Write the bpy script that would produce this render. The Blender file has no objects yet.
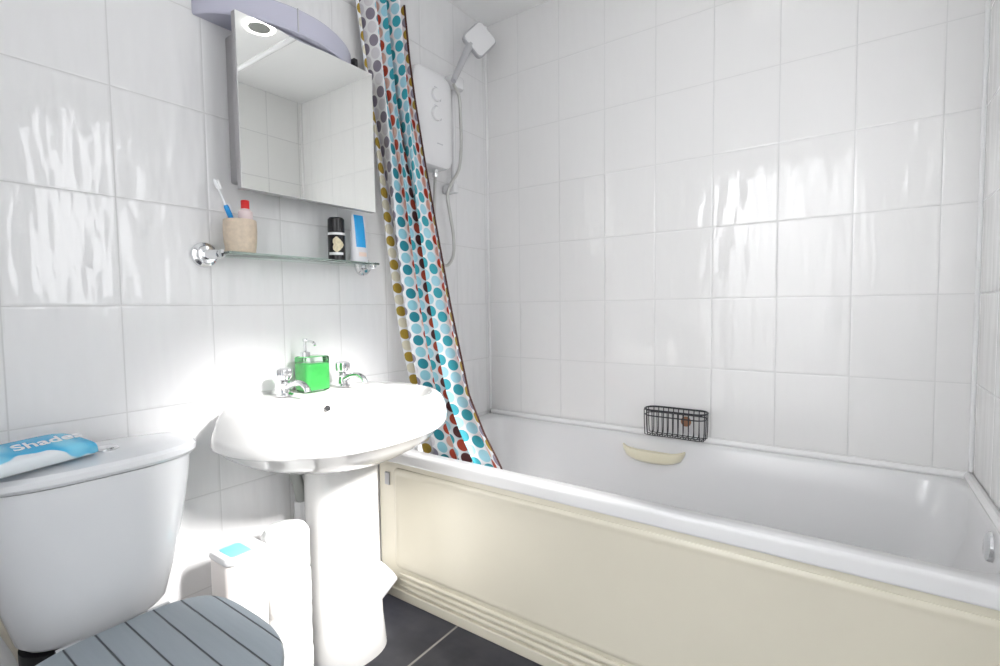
import bpy, bmesh, math, random
from mathutils import Vector, Matrix
random.seed(7)
S = bpy.context.scene
COL = S.collection
PI = math.pi

# ---------------------------------------------------------------- camera
cam = bpy.data.objects.new('camera', bpy.data.cameras.new('camera'))
COL.objects.link(cam)
cam.data.sensor_width = 36.0
cam.data.lens = 17.947
cam.data.clip_start = 0.02
Rm = Matrix(((0.57659, 0.05074, -0.81545), (-0.81693, 0.02023, -0.57638), (-0.01275, 0.99851, 0.05312)))
cam.matrix_world = Matrix.Translation((-1.89003, -1.39570, 1.02934)) @ Rm.to_4x4()
S.camera = cam

# ---------------------------------------------------------------- light and exposure
S.view_settings.view_transform = 'Standard'
S.view_settings.look = 'None'
S.view_settings.gamma = 1.0
S.view_settings.use_curve_mapping = False
S.view_settings.exposure = 0.53
WORLD_STRENGTH = 0.6
PANE_STRENGTH = 7.0
SUN_STRENGTH = 25.0
HALL_FILL_POWER = 50.0
ADDED_RING_GLOW = 4.0

W = bpy.data.worlds.new('sky'); S.world = W; W.use_nodes = True
bg = W.node_tree.nodes['Background']
bg.inputs[0].default_value = (0.92, 0.96, 1.0, 1); bg.inputs[1].default_value = WORLD_STRENGTH

def lamp(name, kind, loc, power, color=(1, 1, 1), size=None, size_y=None, direction=None, angle=None):
    d = bpy.data.lights.new(name, kind); d.energy = power; d.color = color
    if size: d.size = size
    if size_y: d.shape = 'RECTANGLE'; d.size_y = size_y
    if angle: d.angle = angle
    o = bpy.data.objects.new(name, d); COL.objects.link(o); o.location = loc
    if direction: o.rotation_euler = Vector(direction).to_track_quat('-Z', 'Y').to_euler()
    return o
# low sun through the frosted window over the end of the room
lamp('sun', 'SUN', (-0.9, -4, 3), SUN_STRENGTH, (1.0, 0.98, 0.965), direction=(-0.055, 1.0, -0.67), angle=math.radians(12))
# added fill lamp, unseen beyond the doorway, bounced off the hall wall
lamp('added_hall_fill', 'AREA', (-2.45, -0.2, 2.1), HALL_FILL_POWER, (0.97, 0.98, 1.0), size=0.5, size_y=0.5, direction=(-0.8, -0.9, -0.6))

# ---------------------------------------------------------------- helpers
def mat(name, color, rough=0.5, metal=0.0, spec=0.5, trans=0.0, ior=1.45, coat=0.0, emit=None, emit_s=0.0, sss=0.0, bump=0.0, bump_scale=40, vary=0.0):
    m = bpy.data.materials.new(name); m.use_nodes = True
    nt = m.node_tree; b = nt.nodes['Principled BSDF']
    b.inputs['Base Color'].default_value = (*color, 1)
    b.inputs['Roughness'].default_value = rough
    b.inputs['Metallic'].default_value = metal
    b.inputs['Specular IOR Level'].default_value = spec
    b.inputs['Transmission Weight'].default_value = trans
    b.inputs['IOR'].default_value = ior
    b.inputs['Coat Weight'].default_value = coat
    b.inputs['Coat Roughness'].default_value = 0.05
    if sss: b.inputs['Subsurface Weight'].default_value = sss
    if emit: b.inputs['Emission Color'].default_value = (*emit, 1); b.inputs['Emission Strength'].default_value = emit_s
    if bump or vary:
        tc = nt.nodes.new('ShaderNodeTexCoord'); nz = nt.nodes.new('ShaderNodeTexNoise')
        nz.inputs['Scale'].default_value = bump_scale; nz.inputs['Detail'].default_value = 4
        nt.links.new(tc.outputs['Object'], nz.inputs['Vector'])
        if bump:
            bp = nt.nodes.new('ShaderNodeBump'); bp.inputs['Strength'].default_value = 1.0; bp.inputs['Distance'].default_value = bump
            nt.links.new(nz.outputs['Fac'], bp.inputs['Height']); nt.links.new(bp.outputs['Normal'], b.inputs['Normal'])
        if vary:
            mx = nt.nodes.new('ShaderNodeMix'); mx.data_type = 'RGBA'
            mx.inputs[6].default_value = (*[c * (1 - vary) for c in color], 1); mx.inputs[7].default_value = (*[min(1, c * (1 + vary)) for c in color], 1)
            nt.links.new(nz.outputs['Fac'], mx.inputs[0]); nt.links.new(mx.outputs[2], b.inputs['Base Color'])
    return m

class NB:   # tiny node builder
    def __init__(s, m): s.nt = m.node_tree
    def math(s, op, a, b=None, c=None):
        n = s.nt.nodes.new('ShaderNodeMath'); n.operation = op
        for i, v in enumerate((a, b, c)):
            if v is None: continue
            if isinstance(v, (int, float)): n.inputs[i].default_value = v
            else: s.nt.links.new(v, n.inputs[i])
        return n.outputs[0]
    def smooth(s, v, a, b, o0=0.0, o1=1.0):
        n = s.nt.nodes.new('ShaderNodeMapRange'); n.interpolation_type = 'SMOOTHSTEP'
        s.nt.links.new(v, n.inputs[0])
        for i, k in enumerate((a, b, o0, o1)): n.inputs[i + 1].default_value = k
        return n.outputs[0]
    def comb(s, x, y, z):
        n = s.nt.nodes.new('ShaderNodeCombineXYZ')
        for i, v in enumerate((x, y, z)):
            if isinstance(v, (int, float)): n.inputs[i].default_value = v
            else: s.nt.links.new(v, n.inputs[i])
        return n.outputs[0]
    def noise(s, vec, scale, detail=2):
        n = s.nt.nodes.new('ShaderNodeTexNoise'); s.nt.links.new(vec, n.inputs['Vector'])
        n.inputs['Scale'].default_value = scale; n.inputs['Detail'].default_value = detail
        return n.outputs['Fac']
    def white(s, vec):
        n = s.nt.nodes.new('ShaderNodeTexWhiteNoise'); n.noise_dimensions = '3D'; s.nt.links.new(vec, n.inputs['Vector'])
        return n.outputs['Value']
    def mix(s, f, a, b):
        n = s.nt.nodes.new('ShaderNodeMix'); n.data_type = 'RGBA'
        s.nt.links.new(f, n.inputs[0])
        for i, v in ((6, a), (7, b)):
            if isinstance(v, tuple): n.inputs[i].default_value = (*v, 1)
            else: s.nt.links.new(v, n.inputs[i])
        return n.outputs[2]
    def xyz(s, which='Object'):
        t = s.nt.nodes.new('ShaderNodeTexCoord'); q = s.nt.nodes.new('ShaderNodeSeparateXYZ')
        s.nt.links.new(t.outputs[which], q.inputs[0]); return q.outputs
    def bump(s, h, bsdf, strength=1.0):
        n = s.nt.nodes.new('ShaderNodeBump'); n.inputs['Strength'].default_value = strength; n.inputs['Distance'].default_value = 1.0
        s.nt.links.new(h, n.inputs['Height']); s.nt.links.new(n.outputs['Normal'], bsdf.inputs['Normal'])

def tile_mat(name, ua, va, ou, ov, tw, th, color, grout, rough, wave, gw=0.0016, vary=0.0, cloud=None):
    m = mat(name, color, rough); nb = NB(m); b = m.node_tree.nodes['Principled BSDF']
    X = nb.xyz()
    u = nb.math('DIVIDE', nb.math('SUBTRACT', X[ua], ou), tw); v = nb.math('DIVIDE', nb.math('SUBTRACT', X[va], ov), th)
    fu = nb.math('FRACT', u); fv = nb.math('FRACT', v)
    du = nb.math('MULTIPLY', nb.math('SUBTRACT', 0.5, nb.math('ABSOLUTE', nb.math('SUBTRACT', fu, 0.5))), tw)
    dv = nb.math('MULTIPLY', nb.math('SUBTRACT', 0.5, nb.math('ABSOLUTE', nb.math('SUBTRACT', fv, 0.5))), th)
    d = nb.math('MINIMUM', du, dv)
    g = nb.smooth(d, gw * 0.5, gw * 1.3)
    cell = nb.comb(nb.math('FLOOR', u), nb.math('FLOOR', v), 0.37)
    r1 = nb.white(cell); r2 = nb.white(nb.comb(nb.math('FLOOR', v), nb.math('FLOOR', u), 5.1))
    base = color
    if cloud:
        nz = nb.noise(nb.comb(X[0], X[1], nb.math('MULTIPLY', r1, 9.0)), 9, 6)
        base = nb.mix(nb.smooth(nz, 0.35, 0.7), cloud, color)
    if vary:
        dark = tuple(c * (1 - vary) for c in color)
        base = nb.mix(r1, dark, base)
    m.node_tree.links.new(nb.mix(g, grout, base), b.inputs['Base Color'])
    m.node_tree.links.new(nb.smooth(d, gw * .5, gw * 1.3, 0.7, rough), b.inputs['Roughness'])
    # pillowed edge, tilt of each tile, wavy glaze
    h = nb.math('MULTIPLY', nb.smooth(d, 0.0, 0.006), 0.0006)
    h = nb.math('ADD', h, nb.math('MULTIPLY', nb.math('SUBTRACT', r1, 0.5), nb.math('MULTIPLY', fu, tw * 0.010)))
    h = nb.math('ADD', h, nb.math('MULTIPLY', nb.math('SUBTRACT', r2, 0.5), nb.math('MULTIPLY', fv, th * 0.008)))
    if wave:
        wv = nb.comb(nb.math('MULTIPLY', X[ua], 1.0), nb.math('MULTIPLY', X[va], 0.22), nb.math('MULTIPLY', r1, 7.0))
        h = nb.math('ADD', h, nb.math('MULTIPLY', nb.noise(wv, 21, 1.5), wave))
    nb.bump(h, b)
    return m

M = {}
M['tile_left'] = tile_mat('white_wall_tile_left', 0, 2, -0.0246, 1.0421, 0.2032, 0.2514, (0.82, 0.82, 0.825), (0.66, 0.66, 0.66), 0.05, 0.0070)
M['tile_right'] = tile_mat('white_wall_tile_right', 1, 2, 0.0308, 1.0485, 0.2032, 0.2514, (0.82, 0.815, 0.81), (0.70, 0.70, 0.695), 0.05, 0.0042)
M['tile_rear'] = tile_mat('white_wall_tile_rear', 0, 2, -0.0246, 1.0485, 0.2032, 0.2514, (0.86, 0.86, 0.85), (0.60, 0.60, 0.60), 0.06, 0.0018)
M['slate'] = tile_mat('dark_slate_floor_tile', 0, 1, -1.03, -0.374, 0.33, 0.33, (0.026, 0.027, 0.038), (0.33, 0.32, 0.30), 0.42, 0.0015, gw=0.004, cloud=(0.048, 0.049, 0.062))
M['paint'] = mat('white_ceiling_paint', (0.92, 0.92, 0.92), 0.8)
M['porcelain'] = mat('white_porcelain', (0.80, 0.79, 0.775), 0.07, coat=0.3)
M['cistern'] = mat('white_cistern_porcelain', (0.77, 0.785, 0.81), 0.10, coat=0.3)
M['acrylic'] = mat('white_bath_acrylic', (0.78, 0.78, 0.785), 0.14)
M['cream'] = mat('cream_bath_panel', (0.74, 0.70, 0.585), 0.22, vary=0.03, bump_scale=5)
M['seal'] = mat('white_sealant', (0.86, 0.86, 0.86), 0.25)
M['chrome'] = mat('chrome', (0.80, 0.81, 0.82), 0.08, metal=1.0)
M['steel'] = mat('brushed_aluminium', (0.52, 0.52, 0.53), 0.38, metal=1.0, bump=0.0002, bump_scale=200)
M['mirror'] = mat('mirror_glass', (0.94, 0.95, 0.925), 0.015, metal=1.0)
M['cabinet'] = mat('grey_cabinet_metal', (0.40, 0.39, 0.40), 0.35, metal=0.3)
M['diffuser'] = mat('frosted_light_cover', (0.60, 0.60, 0.72), 0.25, trans=0.1)
M['dark_plastic'] = mat('dark_plastic', (0.03, 0.03, 0.035), 0.35)
M['glass'] = mat('clear_glass', (0.92, 0.98, 0.95), 0.02, trans=1.0, ior=1.45)
M['glass_edge'] = mat('green_tinted_glass', (0.80, 0.95, 0.88), 0.03, trans=0.92, ior=1.45)
M['green_soap'] = mat('green_liquid_soap', (0.13, 0.90, 0.20), 0.08, trans=0.1, ior=1.34, vary=0.22, bump_scale=70)
M['grey_seat'] = None
M['white_plastic'] = mat('white_plastic', (0.78, 0.78, 0.79), 0.22)
M['grey_plastic'] = mat('grey_plastic', (0.45, 0.45, 0.47), 0.35)
M['mark'] = mat('pale_grey_printing', (0.50, 0.50, 0.53), 0.4)
M['hose'] = mat('grey_shower_hose', (0.55, 0.55, 0.53), 0.3, metal=0.6)
M['black_wire'] = mat('black_coated_wire', (0.035, 0.035, 0.04), 0.35)
M['ivory'] = mat('yellowed_ivory_plastic', (0.83, 0.78, 0.60), 0.3)
M['fitting'] = mat('off_white_fitting', (0.80, 0.77, 0.66), 0.4)
M['brown'] = mat('brown_rubber', (0.35, 0.17, 0.10), 0.5)
M['stone'] = mat('speckled_beige_stone', (0.66, 0.55, 0.43), 0.55, vary=0.22, bump_scale=90)
M['brush_white'] = mat('white_brush_plastic', (0.85, 0.86, 0.88), 0.3)
M['blue'] = mat('bright_blue_plastic', (0.02, 0.30, 0.72), 0.3)
M['navy'] = mat('navy_plastic', (0.03, 0.07, 0.25), 0.3)
M['red'] = mat('red_plastic', (0.75, 0.03, 0.03), 0.3)
M['pink'] = mat('pale_pink_plastic', (0.82, 0.68, 0.68), 0.3)
M['black_can'] = mat('black_enamel', (0.012, 0.012, 0.014), 0.22)
M['cream_print'] = mat('cream_print', (0.75, 0.66, 0.46), 0.4, vary=0.35, bump_scale=120)
M['white_print'] = mat('white_print', (0.85, 0.85, 0.86), 0.4)
M['tube_white'] = mat('white_tube', (0.80, 0.80, 0.84), 0.25)
M['tube_blue'] = mat('sky_blue_print', (0.03, 0.38, 0.80), 0.25)
M['orange_print'] = mat('pale_orange_print', (0.85, 0.68, 0.60), 0.35)
M['paper'] = mat('white_tissue', (0.86, 0.86, 0.87), 0.9, bump=0.0008, bump_scale=60)
M['card'] = mat('brown_cardboard', (0.35, 0.25, 0.16), 0.8)
M['wrap'] = mat('clear_plastic_wrap_on_tissue', (0.84, 0.85, 0.84), 0.18, bump=0.004, bump_scale=28, coat=0.4)
M['tub_pink'] = mat('white_tub_plastic', (0.85, 0.80, 0.77), 0.3)
M['aqua'] = mat('aqua_label', (0.25, 0.72, 0.80), 0.3)
M['cream_pipe'] = mat('cream_pipe_plastic', (0.58, 0.53, 0.44), 0.4)
M['rubber'] = mat('black_rubber', (0.012, 0.012, 0.014), 0.6)
M['grey_pipe'] = mat('grey_waste_pipe', (0.33, 0.34, 0.32), 0.4)
M['steel_pipe'] = mat('braided_steel_hose', (0.60, 0.58, 0.54), 0.35, metal=0.7)

# grey planked seat
m = mat('grey_painted_planks', (0.235, 0.275, 0.315), 0.45); nb = NB(m); X = nb.xyz()
fr = nb.math('FRACT', nb.math('DIVIDE', nb.math('ADD', X[0], 10.0 + 1.555 - 0.0245), 0.049))
dd = nb.math('MULTIPLY', nb.math('SUBTRACT', 0.5, nb.math('ABSOLUTE', nb.math('SUBTRACT', fr, 0.5))), 0.049)
g = nb.smooth(dd, 0.0008, 0.0022)
grain = nb.noise(nb.comb(X[0], nb.math('MULTIPLY', X[1], 0.06), X[2]), 160, 3)
m.node_tree.links.new(nb.mix(g, (0.05, 0.06, 0.07), nb.mix(grain, (0.30, 0.345, 0.385), (0.345, 0.39, 0.43))), m.node_tree.nodes['Principled BSDF'].inputs['Base Color'])
nb.bump(nb.math('MULTIPLY', nb.smooth(dd, 0.0, 0.003), 0.002), m.node_tree.nodes['Principled BSDF'])
M['grey_seat'] = m

def tag(o, label=None, cat=None, group=None, kind=None):
    if label: o['label'] = label
    if cat: o['category'] = cat
    if group: o['group'] = group
    if kind: o['kind'] = kind
    return o
def thing(name, loc, label, cat, group=None, rz=0):
    o = bpy.data.objects.new(name, None); COL.objects.link(o); o.location = loc; o.rotation_euler = (0, 0, rz)
    o.empty_display_size = 0.05
    return tag(o, label, cat, group)
def link(name, bm, m, parent=None, smooth=True, sub=0, bevel=0, world=True, angle=35):
    """bmesh given in world coordinates -> ONE object (parented without moving)"""
    bmesh.ops.remove_doubles(bm, verts=bm.verts, dist=1e-6)
    bmesh.ops.recalc_face_normals(bm, faces=bm.faces)
    me = bpy.data.meshes.new(name); bm.to_mesh(me); bm.free()
    o = bpy.data.objects.new(name, me); COL.objects.link(o)
    for mm in (m if isinstance(m, (list, tuple)) else [m]): me.materials.append(mm)
    if smooth:
        for p in me.polygons: p.use_smooth = True
        me.set_sharp_from_angle(angle=math.radians(angle))
    if bevel:
        b = o.modifiers.new('bevel', 'BEVEL'); b.width = bevel; b.segments = 3; b.limit_method = 'ANGLE'; b.angle_limit = math.radians(40)
    if sub:
        s = o.modifiers.new('sub', 'SUBSURF'); s.levels = sub; s.render_levels = sub
    if parent:
        o.parent = parent
        root = parent
        off = Vector((0, 0, 0)); rot = 0
        while root: off = off + root.location; root = root.parent
        o.location = -off if world else (0, 0, 0)
        if parent.type == 'MESH': o.location = -(parent.location + (parent.parent.location if parent.parent else Vector())) if world else (0, 0, 0)
    return o
def bx(bm, x0, x1, y0, y1, z0, z1):
    vs = [bm.verts.new(p) for p in ((x0, y0, z0), (x1, y0, z0), (x1, y1, z0), (x0, y1, z0), (x0, y0, z1), (x1, y0, z1), (x1, y1, z1), (x0, y1, z1))]
    for f in ((0, 3, 2, 1), (4, 5, 6, 7), (0, 1, 5, 4), (1, 2, 6, 5), (2, 3, 7, 6), (3, 0, 4, 7)): bm.faces.new([vs[i] for i in f])
    return bm
def NBM(): return bmesh.new()
def loft(bm, rings, cap0=True, cap1=True, closed=True):
    vr = [[bm.verts.new(p) for p in r] for r in rings]
    for a, b in zip(vr, vr[1:]):
        n = len(a)
        for i in range(n if closed else n - 1):
            bm.faces.new((a[i], a[(i + 1) % n], b[(i + 1) % n], b[i]))
    if cap0: bm.faces.new(vr[0][::-1])
    if cap1: bm.faces.new(vr[-1])
    return bm
def lathe(bm, prof, origin, axis=(0, 0, 1), seg=28):
    q = Vector((0, 0, 1)).rotation_difference(Vector(axis).normalized()); o = Vector(origin)
    rings = []
    for r, h in prof:
        rings.append([o + q @ Vector((max(r, 1e-5) * math.cos(2 * PI * i / seg), max(r, 1e-5) * math.sin(2 * PI * i / seg), h)) for i in range(seg)])
    return loft(bm, rings)
def smooth_path(pts, n=8):
    P = [Vector(p) for p in pts]; out = []
    for i in range(len(P) - 1):
        p0 = P[max(i - 1, 0)]; p1 = P[i]; p2 = P[i + 1]; p3 = P[min(i + 2, len(P) - 1)]
        for k in range(n):
            t = k / n
            out.append(0.5 * ((2 * p1) + (p2 - p0) * t + (2 * p0 - 5 * p1 + 4 * p2 - p3) * t * t + (3 * p1 - p0 - 3 * p2 + p3) * t ** 3))
    out.append(P[-1]); return out
def tube(bm, pts, r, seg=12, closed=False):
    P = [Vector(p) for p in pts]; n = len(P); rings = []
    prev = None
    for i in range(n):
        a = P[(i - 1) % n] if (closed or i > 0) else P[i]; b = P[(i + 1) % n] if (closed or i < n - 1) else P[i]
        t = (b - a).normalized()
        if prev is None: prev = t.orthogonal().normalized()
        prev = (prev - t * prev.dot(t)).normalized(); s = t.cross(prev)
        rr = r[i] if isinstance(r, (list, tuple)) else r
        rings.append([P[i] + rr * (prev * math.cos(2 * PI * k / seg) + s * math.sin(2 * PI * k / seg)) for k in range(seg)])
    if closed: rings.append(rings[0]); return loft(bm, rings, False, False)
    return loft(bm, rings)
def rrect(x0, x1, y0, y1, z, r, n=6):
    r = min(r, (x1 - x0) / 2 - 1e-4, (y1 - y0) / 2 - 1e-4); pts = []
    for cx, cy, a0 in ((x1 - r, y1 - r, 0), (x0 + r, y1 - r, PI / 2), (x0 + r, y0 + r, PI), (x1 - r, y0 + r, 1.5 * PI)):
        for k in range(n + 1):
            a = a0 + PI / 2 * k / n; pts.append((cx + r * math.cos(a), cy + r * math.sin(a), z))
    return pts
def rbox(bm, x0, x1, y0, y1, z0, z1, r, e=0.004):
    """vertical box with rounded plan corners and softened top/bottom edges"""
    rings = []
    for z, i in ((z0, e), (z0 + e * .3, e * .3), (z0 + e, 0), (z1 - e, 0), (z1 - e * .3, e * .3), (z1, e)):
        rings.append(rrect(x0 + i, x1 - i, y0 + i, y1 - i, z, r))
    return loft(bm, rings)

def struct(name, bm, m, parent=None, **k):
    o = link(name, bm, m, parent, **k)
    if not parent: o['kind'] = 'structure'
    return o

# ================================================================ SETTING
XN = -2.08; YR = -1.681; ZC = 2.305; T = 0.12
struct('floor', bx(NBM(), XN - T, T, YR - T, T, -0.1, 0), M['slate'], smooth=False)
struct('ceiling', bx(NBM(), XN - T, T, YR - T, T, ZC, ZC + 0.1), M['paint'], smooth=False)
struct('wall_left', bx(NBM(), XN - T, T, 0, T, 0, ZC), M['tile_left'], smooth=False)
struct('wall_right', bx(NBM(), 0, T, YR - T, 0, 0, ZC), M['tile_right'], smooth=False)
WX0, WX1, WZ0, WZ1 = -1.25, -0.62, 1.02, 1.95
bm = NBM()
VX0, VX1, VZ0, VZ1 = -0.56, -0.26, 1.02, 1.62
bx(bm, XN - T, WX0, YR - T, YR, 0, ZC); bx(bm, WX1, VX0, YR - T, YR, 0, ZC); bx(bm, VX1, 0, YR - T, YR, 0, ZC)
bx(bm, VX0, VX1, YR - T, YR, 0, VZ0); bx(bm, VX0, VX1, YR - T, YR, VZ1, ZC)
bx(bm, WX0, WX1, YR - T, YR, 0, WZ0); bx(bm, WX0, WX1, YR - T, YR, WZ1, ZC)
struct('wall_rear', bm, M['tile_rear'], smooth=False)
DY0, DY1, DZ = -1.38, -0.60, 2.0
bm = NBM()
bx(bm, XN - T, XN, YR, DY0, 0, ZC); bx(bm, XN - T, XN, DY1, 0, 0, ZC); bx(bm, XN - T, XN, DY0, DY1, DZ, ZC)
struct('wall_near', bm, M['paint'], smooth=False)
bm = NBM()
for a, b in ((DY0 - 0.06, DY0), (DY1, DY1 + 0.06)): bx(bm, XN, XN + 0.016, a, b, 0, DZ + 0.06)
bx(bm, XN, XN + 0.016, DY0, DY1, DZ, DZ + 0.06)
struct('trim_3', bm, M['white_plastic'], smooth=False)
# hall seen through the doorway
struct('wall_hall', bx(NBM(), -3.20, -3.10, -2.6, 0.6, -0.1, 2.4), M['paint'], smooth=False)

# window in the rear wall
win = bpy.data.objects.new('window_1', None); COL.objects.link(win); win.location = (0.5 * (WX0 + WX1), YR, WZ0); win['kind'] = 'structure'
bm = NBM(); F = 0.04
for a in ((WX0, WX0 + F, WZ0, WZ1), (WX1 - F, WX1, WZ0, WZ1), (WX0 + F, WX1 - F, WZ0, WZ0 + F), (WX0 + F, WX1 - F, WZ1 - F, WZ1)):
    bx(bm, a[0], a[1], YR - 0.08, YR + 0.004, a[2], a[3])
link('window_frame', bm, M['white_plastic'], win, smooth=False)
def pane_mat(name, strength):
    pm = bpy.data.materials.new(name); pm.use_nodes = True; nt = pm.node_tree; nt.nodes.clear()
    out = nt.nodes.new('ShaderNodeOutputMaterial'); mixn = nt.nodes.new('ShaderNodeMixShader'); tr = nt.nodes.new('ShaderNodeBsdfTransparent'); em = nt.nodes.new('ShaderNodeEmission')
    em.inputs[0].default_value = (0.98, 0.985, 1.0, 1); em.inputs[1].default_value = strength; mixn.inputs[0].default_value = 0.35
    nt.links.new(tr.outputs[0], mixn.inputs[1]); nt.links.new(em.outputs[0], mixn.inputs[2]); nt.links.new(mixn.outputs[0], out.inputs[0])
    return pm
WM = -0.90   # added mullion: panes equally clear, second one's glow dimmed to narrow the bright reflection
link('added_mullion', bx(NBM(), WM - .02, WM + .02, YR - 0.08, YR + 0.004, WZ0 + F, WZ1 - F), M['white_plastic'], win, smooth=False)
link('window_pane', bx(NBM(), WX0 + F, WM - .02, YR - 0.014, YR - 0.010, WZ0 + F, WZ1 - F), pane_mat('daylit_frosted_pane', PANE_STRENGTH), win, smooth=False)
link('window_pane', bx(NBM(), WM + .02, WX1 - F, YR - 0.014, YR - 0.010, WZ0 + F, WZ1 - F), pane_mat('dimmed_pane', PANE_STRENGTH * .2), win, smooth=False)
win_added = bpy.data.objects.new('added_window_2', None); COL.objects.link(win_added); win_added.location = (0.5 * (VX0 + VX1), YR, VZ0); win_added['kind'] = 'structure'  # unseen extra window, added to brighten the bath alcove
bm = NBM()
for a in ((VX0, VX0 + F, VZ0, VZ1), (VX1 - F, VX1, VZ0, VZ1), (VX0 + F, VX1 - F, VZ0, VZ0 + F), (VX0 + F, VX1 - F, VZ1 - F, VZ1)):
    bx(bm, a[0], a[1], YR - 0.08, YR + 0.004, a[2], a[3])
link('window_frame', bm, M['white_plastic'], win_added, smooth=False)
link('window_pane', bx(NBM(), VX0 + F, VX1 - F, YR - 0.014, YR - 0.010, VZ0 + F, VZ1 - F), pane_mat('added_side_pane', PANE_STRENGTH * .3), win_added, smooth=False)
struct('trim_4', bx(NBM(), WX0 - 0.02, WX1 + 0.02, YR - 0.10, YR + 0.02, WZ0 - 0.02, WZ0), M['white_plastic'], smooth=False)

# ================================================================ BATH
bath = thing('bath', (-0.35, -0.84, 0), 'long white acrylic bath with cream side panel filling the alcove along the right wall', 'bath')
X0, X1, Y0, Y1, ZR = -0.703, -0.003, -1.678, -0.003, 0.528
rings = []
rings.append(rrect(X0 + .002, X1, Y0, Y1, 0.487, .004, 8))
rings.append(rrect(X0, X1, Y0, Y1, 0.490, .004, 8))
rings.append(rrect(X0, X1, Y0, Y1, 0.493, .004, 8))
rings.append(rrect(X0, X1, Y0, Y1, 0.515, .005, 8))
rings.append(rrect(X0 + .0004, X1, Y0, Y1, 0.520, .005, 8))
rings.append(rrect(X0 + .002, X1 - .001, Y0 + .001, Y1 - .001, 0.5255, .006, 8))
rings.append(rrect(X0 + .006, X1 - .004, Y0 + .004, Y1 - .004, ZR, .008, 8))
rings.append(rrect(X0 + .010, X1 - .006, Y0 + .006, Y1 - .006, ZR, .010, 8))
ix0, ix1, iy0, iy1 = X0 + .050, X1 - .022, Y0 + .010, Y1 - .065
rings.append(rrect(ix0, ix1, iy0, iy1, ZR - .0005, .10, 8))
rings.append(rrect(ix0 + .004, ix1 - .004, iy0 + .004, iy1 - .004, ZR - .004, .10, 8))
rings.append(rrect(ix0 + .010, ix1 - .010, iy0 + .012, iy1 - .012, ZR - .016, .10, 8))
rings.append(rrect(ix0 + .020, ix1 - .020, iy0 + .016, iy1 - .022, 0.42, .11, 8))
rings.append(rrect(ix0 + .040, ix1 - .040, iy0 + .07, iy1 - .045, 0.25, .12, 8))
rings.append(rrect(ix0 + .055, ix1 - .055, iy0 + .12, iy1 - .070, 0.15, .12, 8))
rings.append(rrect(ix0 + .085, ix1 - .085, iy0 + .18, iy1 - .105, 0.112, .11, 8))
rings.append(rrect(ix0 + .15, ix1 - .15, iy0 + .27, iy1 - .18, 0.105, .08, 8))
link('bath_tub', loft(NBM(), rings, cap0=False, cap1=True), M['acrylic'], bath, angle=50)
# side panel: flat field with a raised border, ridges at the foot, plinth
bm = NBM()
def pframe(bm, loops):
    loft(bm, loops, cap0=True, cap1=True)
def yz(y0, y1, z0, z1, x, r): return [(x, p[0], p[1]) for p in rrect(y0, y1, z0, z1, 0, r, 5)]
pframe(bm, [yz(-1.676, -0.006, 0.0, 0.486, -0.660, .002), yz(-1.676, -0.006, 0.0, 0.486, -0.692, .002), yz(-1.670, -0.012, 0.004, 0.484, -0.694, .003)])
panel = link('side_panel', bm, M['cream'], bath)
bm = NBM()
loft(bm, [yz(-1.64, -0.085, 0.110, 0.468, -0.692, .02), yz(-1.64, -0.085, 0.110, 0.468, -0.697, .02), yz(-1.634, -0.091, 0.116, 0.462, -0.7005, .018),
          yz(-1.626, -0.099, 0.124, 0.454, -0.7005, .016), yz(-1.620, -0.105, 0.130, 0.448, -0.6985, .014)])
link('panel_field', bm, M['cream'], panel)
for z in (0.090, 0.069, 0.048):
    pts = [(-0.696, -0.105 - 1.53 * i / 30, z) for i in range(31)]
    link('ridge', tube(NBM(), pts, [.003] + [.0075] * 29 + [.003], 10), M['cream'], panel)
link('plinth', bx(NBM(), -0.705, -0.690, -1.676, -0.03, 0.0, 0.034), M['cream'], panel, bevel=.003)
link('mounting_clip', rbox(NBM(), -0.700, -0.690, -0.062, -0.040, 0.40, 0.445, .003, .002), M['grey_plastic'], panel)
lathe_b = lathe(NBM(), [(0, 0), (.031, 0), (.033, .003), (.031, .008), (.024, .010), (0, .011)], (-0.405, -1.655, 0.490), (0, 1, .08))
link('overflow', lathe_b, M['chrome'], bath)
# sealing strips round the bath
def strip(name, pts):
    bm = NBM(); tube(bm, pts, .012, 10); return struct(name, bm, M['seal'])
strip('trim_1', [(-0.008, -0.015, 0.537), (-0.008, -0.8, 0.537), (-0.008, -1.668, 0.537)])
strip('trim_2', [(-0.008, -1.672, 0.537), (-0.35, -1.672, 0.537), (-0.698, -1.672, 0.537)])
# tiled-edge bead in the room corners
for n, x, y in (('trim_5', -0.004, -0.004), ('trim_6', -0.004, YR + .004)):
    bm = NBM(); tube(bm, [(x, y, 0.55), (x, y, 1.4), (x, y, ZC)], .006, 8); struct(n, bm, M['seal'])

# ivory soap ledge on the inner wall
bm = NBM(); n = 20; rings = []
def dring(s, z, back, dep):
    cy = -0.790
    return [(back - dep * math.sin(PI * i / n), cy + s * math.cos(PI * i / n), z + .006 * abs(math.cos(PI * i / n)) ** 3) for i in range(n + 1)]
rings = [dring(.085, 0.436, -0.040, .030), dring(.105, 0.446, -0.036, .050), dring(.118, 0.470, -0.034, .062), dring(.120, 0.482, -0.032, .064), dring(.116, 0.484, -0.032, .060), dring(.100, 0.474, -0.034, .044), dring(.07, 0.470, -0.034, .02)]
loft(bm, rings)
tag(link('soap_ledge', bm, M['ivory']), 'cream half-moon soap ledge on the inner bath wall below the wire basket', 'soap dish')

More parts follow.
